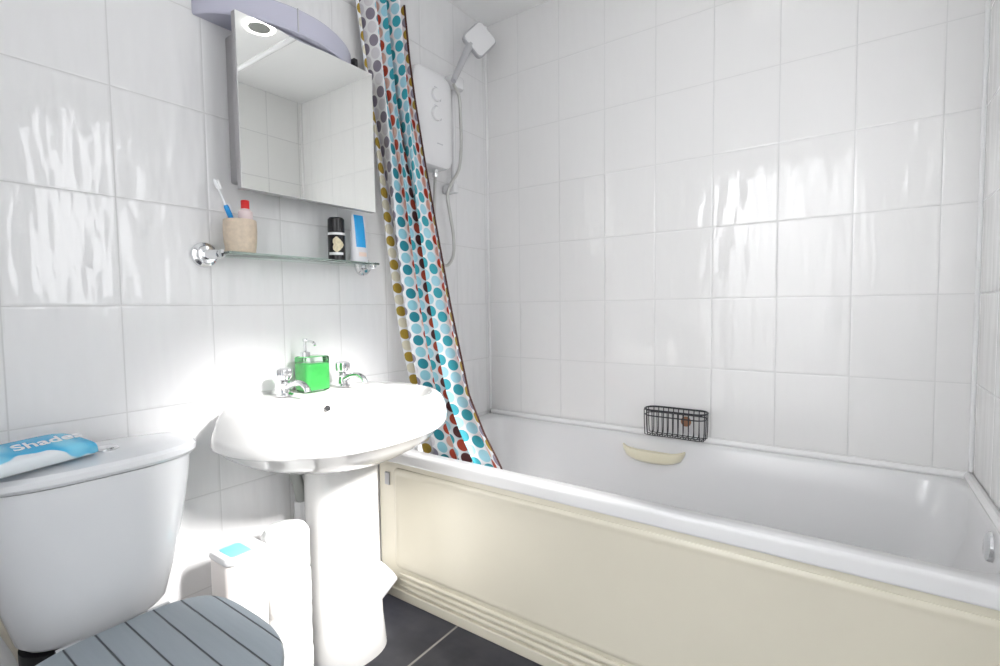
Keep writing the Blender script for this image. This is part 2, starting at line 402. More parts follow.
# wire basket on the right wall
bk = thing('wire_basket', (-0.05, -0.875, 0.545), 'small black wire basket hung on the tiles above the bath', 'basket')
def rim_loop(x0, x1, y0, y1, z, r): return rrect(x0, x1, y0, y1, z, r, 6)
link('top_rim', tube(NBM(), rim_loop(-0.088, -0.006, -0.985, -0.765, 0.641, .035), .0034, 8, True), M['black_wire'], bk)
link('top_rim', tube(NBM(), rim_loop(-0.087, -0.007, -0.984, -0.766, 0.620, .035), .0022, 8, True), M['black_wire'], bk)
for i in range(11):
    y = -0.783 - i * 0.0184
    p = smooth_path([(-0.008, y, 0.641), (-0.010, y, 0.60), (-0.012, y, 0.556), (-0.022, y, 0.545), (-0.050, y, 0.543), (-0.072, y, 0.545), (-0.082, y, 0.556), (-0.086, y, 0.60), (-0.088, y, 0.641)], 4)
    link('wire', tube(NBM(), p, .0017, 6), M['black_wire'], bk)
for x in (-0.025, -0.05, -0.075):
    link('base_wire', tube(NBM(), smooth_path([(x, -0.768, 0.641), (x, -0.770, 0.56), (x, -0.782, 0.546), (x, -0.875, 0.5465), (x, -0.968, 0.546), (x, -0.980, 0.56), (x, -0.982, 0.641)], 4), .0017, 6), M['black_wire'], bk)
link('suction_pad', lathe(NBM(), [(0, 0), (.019, 0), (.016, .006), (.006, .010), (0, .011)], (-0.001, -0.90, 0.594), (-1, 0, 0), 20), M['brown'], bk)

# ================================================================ WASHBASIN
CX = -1.006
basin = thing('washbasin', (CX, -0.2, 0), 'white oval pedestal washbasin on the tiled wall below the glass shelf', 'washbasin')
def plan(hw, yf, yb, z, n=44, p=2.25, cx=CX, wide=0.42, wq=4.0):
    """D-like plan: widest at wide*depth from the wall, nearly square at the wall"""
    yc = yb + (yf - yb) * wide; pts = []
    for i in range(n):
        a = 2 * PI * i / n; c, s = math.cos(a), math.sin(a)
        if s >= 0:   # wall side
            q = wq
            x = hw * math.copysign(abs(c) ** (2 / q), c); y = yc + (yb - yc) * abs(s) ** (2 / q)
        else:
            x = hw * math.copysign(abs(c) ** (2 / p), c); y = yc + (yf - yc) * abs(s) ** (2 / p)
        pts.append((cx + x, y, z))
    return pts
R_ = []
for hw, yf, z in ((.095, -.275, .592), (.150, -.330, .602), (.205, -.380, .618), (.255, -.420, .640), (.290, -.445, .662), (.309, -.460, .682), (.317, -.470, .688), (.319, -.471, .6895),
                  (.322, -.471, .6905), (.324, -.474, .698), (.320, -.479, .720), (.310, -.480, .745), (.295, -.476, .768), (.284, -.467, .778), (.270, -.455, .7815)):
    R_.append(plan(hw, yf, -.002, z, wq=2.7))
def bowl(hw, yf, yb, z): return plan(hw, yf, yb, z, p=2.1, wide=.5)
R_.append(bowl(.250, -.430, -.135, .779))
R_.append(bowl(.247, -.425, -.142, .774))
R_.append(bowl(.235, -.412, -.150, .755))
R_.append(bowl(.205, -.385, -.165, .705))
R_.append(bowl(.150, -.340, -.190, .660))
R_.append(bowl(.080, -.300, -.220, .643))
R_.append(bowl(.022, -.272, -.248, .640))
link('bowl', loft(NBM(), R_), M['porcelain'], basin, angle=38)
# shroud where the bowl runs into the pedestal
def ped(hw, yf, z, yb=-.045, p=2.3): return plan(hw, yf, yb, z, p=p, wide=.5, n=40, cx=-.964, wq=2.3)
link('shroud', loft(NBM(), [ped(.101, -.262, .578), ped(.106, -.275, .584), ped(.112, -.300, .610), ped(.116, -.335, .640), ped(.12, -.36, .670)]), M['porcelain'], basin)
link('pedestal', loft(NBM(), [ped(.112, -.268, 0.0), ped(.111, -.266, .02), ped(.106, -.258, .10), ped(.102, -.253, .28), ped(.100, -.252, .45), ped(.100, -.254, .585)]), M['porcelain'], basin)
link('overflow_hole', lathe(NBM(), [(0, 0), (.0085, 0), (.0085, .003), (.006, .004), (0, .002)], (CX - .008, -.163, .742), (0, -1, .55), 16), M['rubber'], basin)
link('plug_waste', lathe(NBM(), [(0, 0), (.028, 0), (.03, .003), (.022, .005), (0, .003)], (CX, -.26, .6405), (0, 0, 1), 24), M['chrome'], basin)
def tap(x, y, z, label):
    t = thing('tap', (x, y, z), label, 'tap', 'chrome pillar taps on the basin')
    link('tap_body', lathe(NBM(), [(0, 0), (.024, 0), (.024, .004), (.015, .010), (.013, .030), (.016, .036), (.012, .042), (0, .043)], (x, y, z), seg=24), M['chrome'], t)
    link('spout', tube(NBM(), smooth_path([(x, y - .008, z + .022), (x + .004, y - .035, z + .036), (x + .008, y - .065, z + .040), (x + .010, y - .088, z + .030), (x + .011, y - .094, z + .018)], 5), .0085, 14), M['chrome'], t)
    h = []
    for zz, r in ((.043, .010), (.048, .017), (.054, .021), (.068, .0225), (.076, .021), (.080, .012), (.081, .0)):
        h.append([(x + r * (1 + .10 * math.cos(6 * a)) * math.cos(a), y + r * (1 + .10 * math.cos(6 * a)) * math.sin(a), z + zz) for a in [2 * PI * i / 48 for i in range(48)]])
    link('tap_handle', loft(NBM(), h), M['chrome'], t)
tap(-1.094, -.080, .783, 'chrome tap on the basin left of the green soap bottle')
tap(-0.896, -.080, .783, 'chrome tap on the basin right of the green soap bottle')

# waste and supply pipes
wp = thing('waste_pipe', (-1.03, -.05, 0), 'grey waste and supply pipe bending down behind the basin pedestal', 'pipe')
link('trap', tube(NBM(), smooth_path([(-1.082, -.075, .60), (-1.066, -.065, .555), (-1.046, -.058, .50), (-1.038, -.055, .455)], 6), .016, 14), M['grey_pipe'], wp)
link('compression_nut', lathe(NBM(), [(0, 0), (.02, 0), (.022, .006), (.022, .05), (.02, .056), (0, .056)], (-1.038, -.055, .40), seg=8), M['white_plastic'], wp)
link('supply_pipe', tube(NBM(), [(-1.038, -.055, .40), (-1.039, -.055, .2), (-1.041, -.055, 0.0)], .0095, 12), M['steel_pipe'], wp)

# soap bottle on the basin ledge
sb = thing('soap_bottle', (-0.992, -.066, .783), 'square clear pump bottle of green liquid soap between the basin taps', 'soap dispenser')
bm = NBM(); rbox(bm, -1.035, -0.953, -.102, -.030, .784, .888, .014, .005)
link('bottle', bm, M['glass'], sb)
link('liquid', rbox(NBM(), -1.032, -0.956, -.099, -.033, .788, .866, .012, .006), M['green_soap'], sb)
pm_ = link('pump', lathe(NBM(), [(0, 0), (.014, 0), (.014, .014), (.006, .016), (.004, .018), (.004, .045), (.007, .046), (.007, .054), (0, .055)], (-1.016, -.066, .887), seg=18), M['chrome'], sb)
link('nozzle', tube(NBM(), smooth_path([(-1.013, -.066, .933), (-1.013, -.085, .934), (-1.013, -.104, .930), (-1.013, -.110, .922)], 4), .004, 10), M['chrome'], pm_)

# ================================================================ TOILET
TX = -1.545
wc = thing('toilet', (TX, -.3, 0), 'white close-coupled toilet with grey planked lid left of the washbasin', 'toilet')
def tank(hw, yf, z, yb=-.012): return plan(hw, yf, yb, z, p=2.7, wide=.35, n=44, cx=TX)
link('cistern', loft(NBM(), [tank(.095, -.110, .362), tank(.118, -.140, .366), tank(.130, -.152, .380), tank(.152, -.166, .47), tank(.170, -.176, .56), tank(.183, -.183, .65), tank(.187, -.186, .699)]), M['cistern'], wc)
link('cistern_lid', loft(NBM(), [tank(.186, -.184, .700), tank(.194, -.192, .702), tank(.199, -.197, .709), tank(.199, -.197, .720), tank(.194, -.191, .728), tank(.175, -.172, .733), tank(.10, -.12, .737), tank(.03, -.08, .738)]), M['cistern'], wc)
link('flush_button', lathe(NBM(), [(0, 0), (.022, 0), (.022, .005), (.018, .008), (0, .0085)], (-1.520, -.105, .7345), seg=28), M['chrome'], wc)
def seat(hw, yf, z, yb=-.205, p=2.15): return plan(hw, yf, yb, z, p=p, wide=.48, n=52, cx=TX - .005)
link('bowl', loft(NBM(), [seat(.105, -.46, 0.0, -.08), seat(.105, -.46, .02, -.08), seat(.098, -.45, .10, -.08), seat(.105, -.47, .20, -.06), seat(.145, -.56, .29, -.12), seat(.172, -.615, .345, -.17), seat(.177, -.625, .362, -.18), seat(.172, -.620, .365, -.19)]), M['porcelain'], wc)
link('seat_ring', loft(NBM(), [seat(.180, -.632, .366), seat(.184, -.638, .370), seat(.184, -.638, .378), seat(.178, -.63, .381)]), M['grey_seat'], wc)
link('seat_lid', loft(NBM(), [seat(.179, -.636, .382), seat(.183, -.642, .385), seat(.183, -.642, .396), seat(.180, -.639, .400), seat(.165, -.62, .4015)]), M['grey_seat'], wc)
for dx in (-.075, .075):
    link('hinge', tube(NBM(), [(TX + dx - .02, -.192, .386), (TX + dx, -.192, .386), (TX + dx + .02, -.192, .386)], .011, 12), M['chrome'], wc)
link('outlet_block', rbox(NBM(), TX - .075, TX + .085, -.24, -.03, .12, .361, .03, .01), M['porcelain'], wc)
link('flush_connector', lathe(NBM(), [(0, 0), (.055, 0), (.06, .01), (.06, .06), (0, .061)], (TX - .065, -.075, .300), seg=24), M['rubber'], wc)
sp = tag(link('soil_pipe', tube(NBM(), smooth_path([(-1.80, -.035, .66), (-1.73, -.035, .54), (-1.668, -.035, .395), (-1.640, -.035, .30), (-1.62, -.035, .18), (-1.61, -.035, 0.0)], 6), .019, 14), M['cream_pipe']), 'cream plastic pipe on the wall left of the toilet cistern', 'pipe')

# packet on the cistern lid
pk = thing('wipes_packet', (-1.60, -.10, .74), 'flat blue and white plastic packet lying on the cistern lid', 'packet')
def pack_ring(t, w, h):   # cross-section across the packet, rounded pillow
    return [(t, w * math.copysign(abs(math.cos(a)) ** .55, math.cos(a)), h + h * math.copysign(abs(math.sin(a)) ** .7, math.sin(a))) for a in [2 * PI * i / 28 for i in range(28)]]
rings = []
L = .23
for k in range(19):
    t = -1 + 2 * k / 18; e = (1 - abs(t) ** 7) ** .6 if abs(t) < 1 else 0
    rings.append(pack_ring(t * L / 2, .052 * (.6 + .4 * e), .0012 + .0175 * e))
PM = Matrix.Translation((-1.660, -.140, .7455)) @ Matrix.Rotation(math.radians(19.0), 4, 'Z') @ Matrix.Rotation(math.radians(9.0), 4, 'X')
rings = [[PM @ Vector(p) for p in r] for r in rings]
pmat = mat('blue_white_packet_film', (0.05, 0.45, 0.75), 0.22, bump=0.002, bump_scale=30); nb = NB(pmat); X = nb.xyz()
nz = nb.noise(nb.comb(X[0], X[1], X[2]), 13, 1.5)
wv = nb.math('ADD', nb.math('MULTIPLY', X[1], 11.0), nb.math('MULTIPLY', nz, 1.7))
wv = nb.math('ADD', wv, nb.math('MULTIPLY', X[2], 16.0))
f1 = nb.smooth(wv, -1.02 + 12.05, -.95 + 12.05)
pc = nb.mix(f1, (0.80, 0.86, 0.90), nb.mix(nb.smooth(nz, .42, .60), (0.03, 0.42, 0.74), (0.22, 0.64, 0.86)))
pmat.node_tree.links.new(pc, pmat.node_tree.nodes['Principled BSDF'].inputs['Base Color'])
film = link('film', loft(NBM(), rings), pmat, pk)
def text_mesh(name, body, size, mtx, m, parent, shear=0.0, extrude=0.0004, bold=0.0):
    c = bpy.data.curves.new(name, 'FONT'); c.body = body; c.size = size; c.shear = shear; c.extrude = extrude; c.offset = bold; c.align_x = 'CENTER'; c.align_y = 'CENTER'
    o = bpy.data.objects.new(name, c); COL.objects.link(o)
    dg = bpy.context.evaluated_depsgraph_get(); me = bpy.data.meshes.new_from_object(o.evaluated_get(dg))
    bpy.data.objects.remove(o)
    bm = bmesh.new(); bm.from_mesh(me); bpy.data.meshes.remove(me)
    bmesh.ops.transform(bm, matrix=mtx, verts=bm.verts)
    return link(name, bm, m, parent, smooth=False)
text_mesh('lettering', 'Shades', .042, PM @ Matrix.Translation((.036, -.004, .0374)) , M['white_print'], film, .25, .0006, .0006)

# ================================================================ MIRROR CABINET, LIGHT, SHELF
cab = thing('mirror_cabinet', (-1.0, 0, 1.37), 'grey metal bathroom cabinet with a plain mirror door on the left wall', 'mirror cabinet')
link('cabinet_body', rbox(NBM(), -1.186, -0.812, -.098, -.001, 1.372, 1.758, .012, .004), M['cabinet'], cab)
door = link('door', bx(NBM(), -1.2165, -0.780, -.1175, -.101, 1.339, 1.780), M['cabinet'], cab, smooth=False, bevel=.001)
link('mirror', bx(NBM(), -1.2155, -0.781, -.1215, -.1176, 1.340, 1.779), M['mirror'], door, smooth=False)
# bow-fronted light over the cabinet
cl = thing('mirror_light', (-1.02, 0, 1.785), 'bow-fronted pale lilac strip light cover above the mirror cabinet', 'wall light')
def bow(z, ins, n=30):
    xa, xb, dep = -1.264 + ins, -0.778 - ins, .140 - ins
    pts = [(xa + (xb - xa) * i / n, -.003 - dep * (math.sin(PI * i / n)) ** .62, z) for i in range(n + 1)]
    return pts + [(xb, -.002, z), (xa, -.002, z)]
link('light_cover', loft(NBM(), [bow(1.7855, .003), bow(1.789, 0), bow(1.846, 0), bow(1.850, .004)]), M['diffuser'], cl)
link('end_cap', bx(NBM(), -0.784, -0.768, -.040, -.002, 1.785, 1.853), M['dark_plastic'], cl, bevel=.002)
link('seam', bx(NBM(), -1.055, -1.052, -.1436, -.138, 1.787, 1.8485), M['mark'], cl)

sh = thing('glass_shelf', (-1.01, -.06, 1.17), 'clear glass shelf on chrome brackets below the mirror cabinet', 'shelf')
link('glass_pane', rbox(NBM(), -1.252, -0.762, -.118, -.006, 1.171, 1.1775, .008, .001), M['glass_edge'], sh)
for x in (-1.262, -0.745):
    s = 1 if x < -1 else -1
    br = link('bracket', lathe(NBM(), [(0, 0), (.031, 0), (.033, .004), (.031, .012), (.024, .016), (.022, .024), (.0, .025)], (x, -.001, 1.174), (0, -1, 0), 28), M['chrome'], sh)
    link('bracket_arm', tube(NBM(), [(x, -.02, 1.174), (x + s * .003, -.045, 1.173), (x + s * .009, -.070, 1.172)], [.014, .013, .011], 16), M['chrome'], br)
    link('clamp_ball', lathe(NBM(), [(0, -.011), (.007, -.009), (.011, 0), (.007, .009), (0, .011)], (x + s * .011, -.078, 1.174), seg=18), M['chrome'], br)

SZ = 1.178
cup = tag(link('tumbler', lathe(NBM(), [(0, 0), (.033, 0), (.036, .003), (.0395, .03), (.041, .06), (.040, .086), (.0385, .088), (.037, .086), (.037, .04), (.033, .006), (0, .005)], (-1.196, -.066, SZ), seg=36), M['stone']),
          'beige speckled stone tumbler at the left end of the glass shelf', 'tumbler')
def brush(p0, p1, mhandle, label, head=True):
    t = thing('toothbrush', p0, label, 'toothbrush', 'toothbrushes in the tumbler')
    a, b = Vector(p0), Vector(p1); d = (b - a)
    link('handle', tube(NBM(), [a + d * k / 8 for k in range(9)], [.0035, .0045, .0045, .0035, .0045, .005, .0035, .0025, .0028], 8), mhandle, t)
    side = Vector((.9, -.4, 0)).normalized()
    u = d.normalized(); bm = NBM()
    tube(bm, [a + d * .90, a + d * .93, a + d * 1.0, a + d * 1.04], [.002, .0055, .0055, .002], 8)
    hd = link('brush_head', bm, M['brush_white'], t)
    bm = NBM()
    c = a + d * .97; w = u.cross(side)
    q = [c + u * su * .011 + w * sw * .0030 for su, sw in ((-1, -1), (1, -1), (1, 1), (-1, 1))]
    loft(bm, [q, [p + side * .009 for p in q]])
    link('bristles', bm, M['white_print'], hd, smooth=False)
    return t
tb1 = brush((-1.180, -.060, SZ + .006), (-1.258, -.075, SZ + .175), M['brush_white'], 'white toothbrush leaning far out to the left of the beige tumbler')
_a, _d = Vector((-1.180, -.060, SZ + .006)), Vector((-.078, -.015, .169))
link('grip', tube(NBM(), [_a + _d * k for k in (.46, .50, .58, .66, .70)], [.003, .0062, .0066, .0062, .003], 10), M['blue'], tb1)
brush((-1.200, -.050, SZ + .006), (-1.226, -.062, SZ + .120), M['navy'], 'blue-handled toothbrush upright in the beige tumbler beside the red-capped tube')
tb = thing('toothpaste_tube', (-1.182, -.066, SZ + .006), 'pale pink tube with a red cap standing in the beige tumbler', 'tube')
def ell(rx, ry, z, c, n=24): return [(c[0] + rx * math.cos(2 * PI * i / n), c[1] + ry * math.sin(2 * PI * i / n), z) for i in range(n)]
c_ = (-1.180, -.066)
link('tube_body', loft(NBM(), [ell(.020, .003, SZ + .006, c_), ell(.0195, .010, SZ + .04, c_), ell(.0185, .016, SZ + .09, c_), ell(.018, .016, SZ + .112, c_), ell(.010, .010, SZ + .120, c_)]), M['pink'], tb)
link('cap', lathe(NBM(), [(0, 0), (.0105, 0), (.0105, .022), (.0095, .024), (0, .0245)], (c_[0], c_[1], SZ + .118), seg=18), M['red'], tb)

can = thing('deodorant_can', (-.893, -.066, SZ), 'black deodorant can with cream print on the glass shelf', 'aerosol can')
link('can_body', lathe(NBM(), [(0, 0), (.024, 0), (.0262, .003), (.0262, .086), (.024, .092), (0, .093)], (-.893, -.066, SZ), seg=32), M['black_can'], can)
link('can_cap', lathe(NBM(), [(0, 0), (.0255, 0), (.0258, .004), (.0250, .038), (.021, .043), (0, .044)], (-.893, -.066, SZ + .092), seg=32), M['black_can'], can)
def wrap(cx, cy, r, z0, z1, a0, a1, n=18, shape=None):
    bm = NBM(); g = []
    for j in range(9):
        v = j / 8; row = []
        for i in range(n + 1):
            u = i / n
            aa = a0 + (a1 - a0) * u; zz = z0 + (z1 - z0) * v
            if shape: aa, zz = shape(u, v)
            row.append(bm.verts.new((cx + r * math.cos(aa), cy + r * math.sin(aa), zz)))
        g.append(row)
    for j in range(8):
        for i in range(n): bm.faces.new((g[j][i], g[j][i + 1], g[j + 1][i + 1], g[j + 1][i]))
    return bm
AF = math.atan2(-1.33, -.99)   # towards the camera
link('white_band', wrap(-.893, -.066, .0265, SZ + .080, SZ + .0875, AF - 1.3, AF + 1.3), M['white_print'], can)
link('emblem', wrap(-.893, -.066, .0265, 0, 0, 0, 0, shape=lambda u, v: (AF + .15 + (v * 2 - 1) * 0 + .62 * math.cos(2 * PI * u) * v * (1 + .22 * math.cos(5 * 2 * PI * u)), SZ + .050 + .022 * math.sin(2 * PI * u) * v * (1 + .22 * math.cos(3 * 2 * PI * u)))), M['cream_print'], can)
link('lower_band', wrap(-.893, -.066, .0265, SZ + .018, SZ + .026, AF - 1.0, AF + .8), M['white_print'], can)

tp = thing('cream_tube', (-.818, -.066, SZ), 'white squeeze tube with a bright blue panel at the right end of the shelf', 'tube')
ct = (-.806, -.066)
body = link('tube_body', loft(NBM(), [ell(.030, .018, SZ + .001, ct), ell(.0325, .0205, SZ + .004, ct), ell(.032, .0195, SZ + .03, ct), ell(.0305, .016, SZ + .07, ct), ell(.029, .011, SZ + .112, ct), ell(.028, .0055, SZ + .146, ct), ell(.0275, .0025, SZ + .158, ct)]), M['tube_white'], tp)
bm = NBM(); g = []
for z, ry in ((.050, .0184), (.07, .0166), (.09, .0142), (.112, .0116), (.13, .0086), (.155, .0034)):
    row = []
    for i in range(13):
        a = PI * 1.5 - .80 + 1.45 * i / 12
        row.append(bm.verts.new((ct[0] - .001 + .0300 * math.cos(a) * .95, ct[1] + (ry + .0006) * math.sin(a), SZ + z)))
    g.append(row)
for r0, r1 in zip(g, g[1:]):
    for i in range(12): bm.faces.new((r0[i], r0[i + 1], r1[i + 1], r1[i]))
link('blue_panel', bm, M['tube_blue'], tp)
bm = NBM(); g = []
for z, ry in ((.020, .0203), (.034, .0200)):
    g.append([bm.verts.new((ct[0] + .0322 * math.cos(a), ct[1] + (ry + .0004) * math.sin(a), SZ + z)) for a in [PI * 1.5 - .5 + 1.0 * i / 10 for i in range(11)]])
for i in range(10): bm.faces.new((g[0][i], g[0][i + 1], g[1][i + 1], g[1][i]))
link('print', bm, M['orange_print'], tp)

# ================================================================ SHOWER
su = thing('shower_unit', (-.435, 0, 1.57), 'white electric shower box on the left wall beside the curtain', 'electric shower')
def xz(x0, x1, z0, z1, y, r): return [(p[0], y, p[1]) for p in rrect(x0, x1, z0, z1, 0, r, 7)]
link('shower_case', loft(NBM(), [xz(-.550, -.332, 1.570, 1.930, -.001, .05), xz(-.550, -.332, 1.570, 1.930, -.060, .05), xz(-.546, -.336, 1.574, 1.926, -.074, .047), xz(-.535, -.347, 1.585, 1.915, -.082, .04), xz(-.50, -.38, 1.62, 1.88, -.085, .03)]), M['white_plastic'], su)
for z, r in ((1.835, .024), (1.765, .026)):
    dl = link('dial', lathe(NBM(), [(0, 0), (r, 0), (r, .010), (r * .9, .013), (0, .013)], (-.440, -.084, z), (0, -1, 0), 28), M['white_plastic'], su)
    link('dial_mark', tube(NBM(), [(-.440 + (r + .006) * math.cos(a), -.0855, z + (r + .006) * math.sin(a)) for a in [-.6 + 2.4 * i / 12 for i in range(13)]], .0016, 6), M['mark'], dl)
link('printed_line', bx(NBM(), -.435, -.405, -.0862, -.084, 1.655, 1.659), M['mark'], su, smooth=False)
link('outlet', lathe(NBM(), [(0, 0), (.011, 0), (.012, .004), (.012, .036), (.010, .040), (0, .040)], (-.415, -.052, 1.538), seg=16), M['chrome'], su)
rl = thing('riser_rail', (-.30, 0, 1.50), 'slim white riser rail holding the shower head on the left wall', 'shower rail')
link('rail', tube(NBM(), [(-.300, -.050, 1.50), (-.300, -.050, 1.75), (-.300, -.050, 1.965)], .0105, 14), M['white_plastic'], rl)
for z in (1.515, 1.930):
    link('wall_bracket', rbox(NBM(), -.316, -.284, -.064, -.001, z - .018, z + .018, .008, .004), M['white_plastic'], rl)
sl = link('slider', rbox(NBM(), -.336, -.268, -.092, -.032, 1.905, 1.955, .014, .008), M['white_plastic'], rl)
link('slider_knob', lathe(NBM(), [(0, 0), (.013, 0), (.015, .004), (.015, .016), (.011, .02), (0, .02)], (-.268, -.055, 1.93), (1, 0, 0), 18), M['white_plastic'], sl)
hs = thing('hand_shower', (-.325, -.09, 1.93), 'grey-handled square hand shower head tilted up on the riser rail', 'shower head')
HA, HB = Vector((-.352, -.100, 1.915)), Vector((-.262, -.115, 2.085))
link('handle', tube(NBM(), [HA + (HB - HA) * k / 6 for k in range(7)], [.011, .0125, .013, .0135, .014, .015, .015], 16), M['grey_plastic'], hs)
up = (HB - HA).normalized()
fn = Vector((-.62, -.52, -.60)); fn = (fn - up * fn.dot(up)); fn = fn.normalized(); sd = up.cross(fn).normalized()
HM = Matrix((( *sd, ), ( *up, ), ( *fn, ))).transposed().to_4x4(); HM.translation = HB + up * .046 + sd * .026
HM = HM @ Matrix.Rotation(math.radians(-16), 4, 'Z')
bm = NBM(); loft(bm, [[HM @ Vector(p) for p in rrect(-.040, .040, -.053, .053, -.014, .018)], [HM @ Vector(p) for p in rrect(-.053, .053, -.064, .064, -.008, .02)], [HM @ Vector(p) for p in rrect(-.055, .055, -.066, .066, .006, .02)], [HM @ Vector(p) for p in rrect(-.053, .053, -.064, .064, .010, .02)]])
hd = link('head_shell', bm, M['grey_plastic'], hs)
bm = NBM(); loft(bm, [[HM @ Vector(p) for p in rrect(-.050, .050, -.061, .061, .008, .018)], [HM @ Vector(p) for p in rrect(-.049, .049, -.060, .060, .013, .018)], [HM @ Vector(p) for p in rrect(-.025, .025, -.035, .035, .0145, .018)]])
link('spray_face', bm, M['white_plastic'], hd)
hz = [(-.345, -.095, 1.905), (-.300, -.085, 1.875), (-.287, -.080, 1.80), (-.284, -.078, 1.68), (-.292, -.070, 1.59), (-.335, -.064, 1.525), (-.352, -.060, 1.475), (-.335, -.058, 1.40), (-.316, -.056, 1.32), (-.318, -.056, 1.245), (-.352, -.056, 1.200), (-.392, -.056, 1.205), (-.418, -.055, 1.26), (-.425, -.053, 1.36), (-.420, -.052, 1.46), (-.415, -.052, 1.54)]
tag(link('shower_hose', tube(NBM(), smooth_path(hz, 6), .0065, 10), M['hose']), 'grey flexible shower hose looping down from the white shower box', 'hose')

# curtain rail overhead (seen in the mirror)
cr = thing('curtain_rail', (-.66, 0, 2.13), 'white shower curtain rail high above the outer edge of the bath', 'curtain rail')
link('rail', tube(NBM(), [(-.66, -.012, 2.13), (-.66, -.8, 2.13), (-.66, -1.669, 2.13)], .0115, 14), M['white_plastic'], cr)
for y, d in ((-.0005, -1), (YR + .0005, 1)):
    link('end_socket', lathe(NBM(), [(0, 0), (.026, 0), (.026, .006), (.016, .012), (.016, .024), (0, .024)], (-.66, y, 2.13), (0, d, 0), 20), M['white_plastic'], cr)

# shower curtain: gathered at the wall, pulled forward at the hem inside the bath
cmat = mat('spotted_curtain_cloth', (0.85, 0.86, 0.88), 0.75)
nt = cmat.node_tree; nb = NB(cmat); b = nt.nodes['Principled BSDF']
uvn = nt.nodes.new('ShaderNodeUVMap'); uvn.uv_map = 'cloth'; sep = nt.nodes.new('ShaderNodeSeparateXYZ'); nt.links.new(uvn.outputs[0], sep.inputs[0])
PW, PH = 0.040, 0.0415     # column width, dot pitch (metres of cloth)
cu = nb.math('DIVIDE', sep.outputs[0], PW); cv = nb.math('DIVIDE', sep.outputs[1], PH)
ci = nb.math('FLOOR', cu)
par = nb.math('MULTIPLY', nb.math('FRACT', nb.math('MULTIPLY', ci, 0.5)), 1.0)   # half-pitch stagger
cv2 = nb.math('ADD', cv, par); ri = nb.math('FLOOR', cv2)
fx = nb.math('SUBTRACT', nb.math('FRACT', cu), .5); fy = nb.math('SUBTRACT', nb.math('FRACT', cv2), .5)
dist = nb.math('SQRT', nb.math('ADD', nb.math('MULTIPLY', nb.math('MULTIPLY', fx, fx), PW * PW), nb.math('MULTIPLY', nb.math('MULTIPLY', fy, fy), PH * PH)))
dot = nb.smooth(dist, .0192, .0178)
odd = nb.math('GREATER_THAN', nb.math('FRACT', nb.math('MULTIPLY', ri, 0.5)), .25)
TEAL, LTEAL, RED, PINK, OCH, CRM, GRY, LGRY, MAR, AQ, DTEAL, SKY = (.045, .37, .45), (.38, .68, .78), (.55, .075, .035), (.80, .50, .42), (.40, .27, .035), (.74, .70, .55), (.27, .245, .31), (.72, .71, .75), (.11, .03, .03), (.48, .74, .83), (.02, .25, .32), (.30, .62, .72)
COLS = [(OCH, CRM), (GRY, LGRY), (GRY, LGRY), (DTEAL, SKY), (RED, PINK), (TEAL, LTEAL), (MAR, RED), (TEAL, AQ), (TEAL, LTEAL), (TEAL, LTEAL), (RED, PINK), (OCH, GRY)]
NC = len(COLS)
def ramp(k):
    n = nt.nodes.new('ShaderNodeValToRGB'); n.color_ramp.interpolation = 'CONSTANT'; e = n.color_ramp.elements
    for i, c in enumerate(COLS):
        el = e[0] if i == 0 else (e[1] if i == 1 else e.new(i / NC))
        el.position = i / NC; el.color = (*c[k], 1)
    fac = nb.math('DIVIDE', nb.math('ADD', nb.math('MODULO', ci, float(NC)), .5), float(NC))
    nt.links.new(fac, n.inputs[0]); return n.outputs[0]
hem = nb.math('GREATER_THAN', sep.outputs[0], .453)
nt.links.new(nb.mix(hem, nb.mix(dot, (0.86, 0.87, 0.89), nb.mix(odd, ramp(0), ramp(1))), (.07, .025, .02)), b.inputs['Base Color'])
def curve(tab, z):
    if z >= tab[0][0]: return tab[0][1:]
    for (z0, *a), (z1, *c) in zip(tab, tab[1:]):
        if z <= z0 and z >= z1:
            t = (z0 - z) / (z0 - z1); t = t
            return [p + (q - p) * t for p, q in zip(a, c)]
    return tab[-1][1:]
LE = [(2.10, -.785, -.045), (1.58, -.706, -.045), (1.27, -.668, -.045), (1.06, -.640, -.050), (.91, -.622, -.060), (.745, -.598, -.080), (.53, -.590, -.120), (.40, -.585, -.150)]
RE = [(2.10, -.590, -.085), (1.91, -.583, -.098), (1.76, -.584, -.122), (1.55, -.585, -.162), (1.31, -.592, -.218), (1.02, -.594, -.282), (.736, -.600, -.358), (.613, -.606, -.425), (.53, -.622, -.496), (.40, -.600, -.54)]
NU, NV = 240, 70
bm = bmesh.new(); uvl = bm.loops.layers.uv.new('cloth'); grid = []; uvs = []
NF = 4.0; total = .46
prevu = None
for j in range(NV + 1):
    z = 2.095 + (0.40 - 2.095) * j / NV
    l = Vector((*curve(LE, z), z)); r = Vector((*curve(RE, z), z)); ax = (r - l); ln = ax.length; ax.normalize(); nr = Vector((ax.y, -ax.x, 0))
    if nr.dot(Vector((-1, -1, 0))) < 0: nr = -nr
    def section(amp):
        pts = []
        for i in range(NU + 1):
            u = i / NU; ph = 2 * PI * NF * (u + .035 * math.sin(2 * PI * u * 1.5 + z * .8)) + .4 * math.sin(z * 2.1) + 1.2
            env = min(1, u * 10, (1 - u) * 10)
            pts.append(l + ax * (ln * (u + .014 * math.sin(2 * ph) * env)) + nr * (amp * math.sin(ph) * env * (.8 + .2 * math.sin(u * 9 + 1))))
        us = [0]
        for a_, b_ in zip(pts, pts[1:]): us.append(us[-1] + (b_ - a_).length)
        return pts, us
    lo, hi = .002, .042     # the cloth keeps its width, so folds deepen where it is bunched
    for _ in range(14):
        mid = (lo + hi) / 2
        if section(mid)[1][-1] < total: lo = mid
        else: hi = mid
    pts, us = section(lo)
    row = [bm.verts.new(p) for p in pts]
    grid.append(row); uvs.append((us, z))
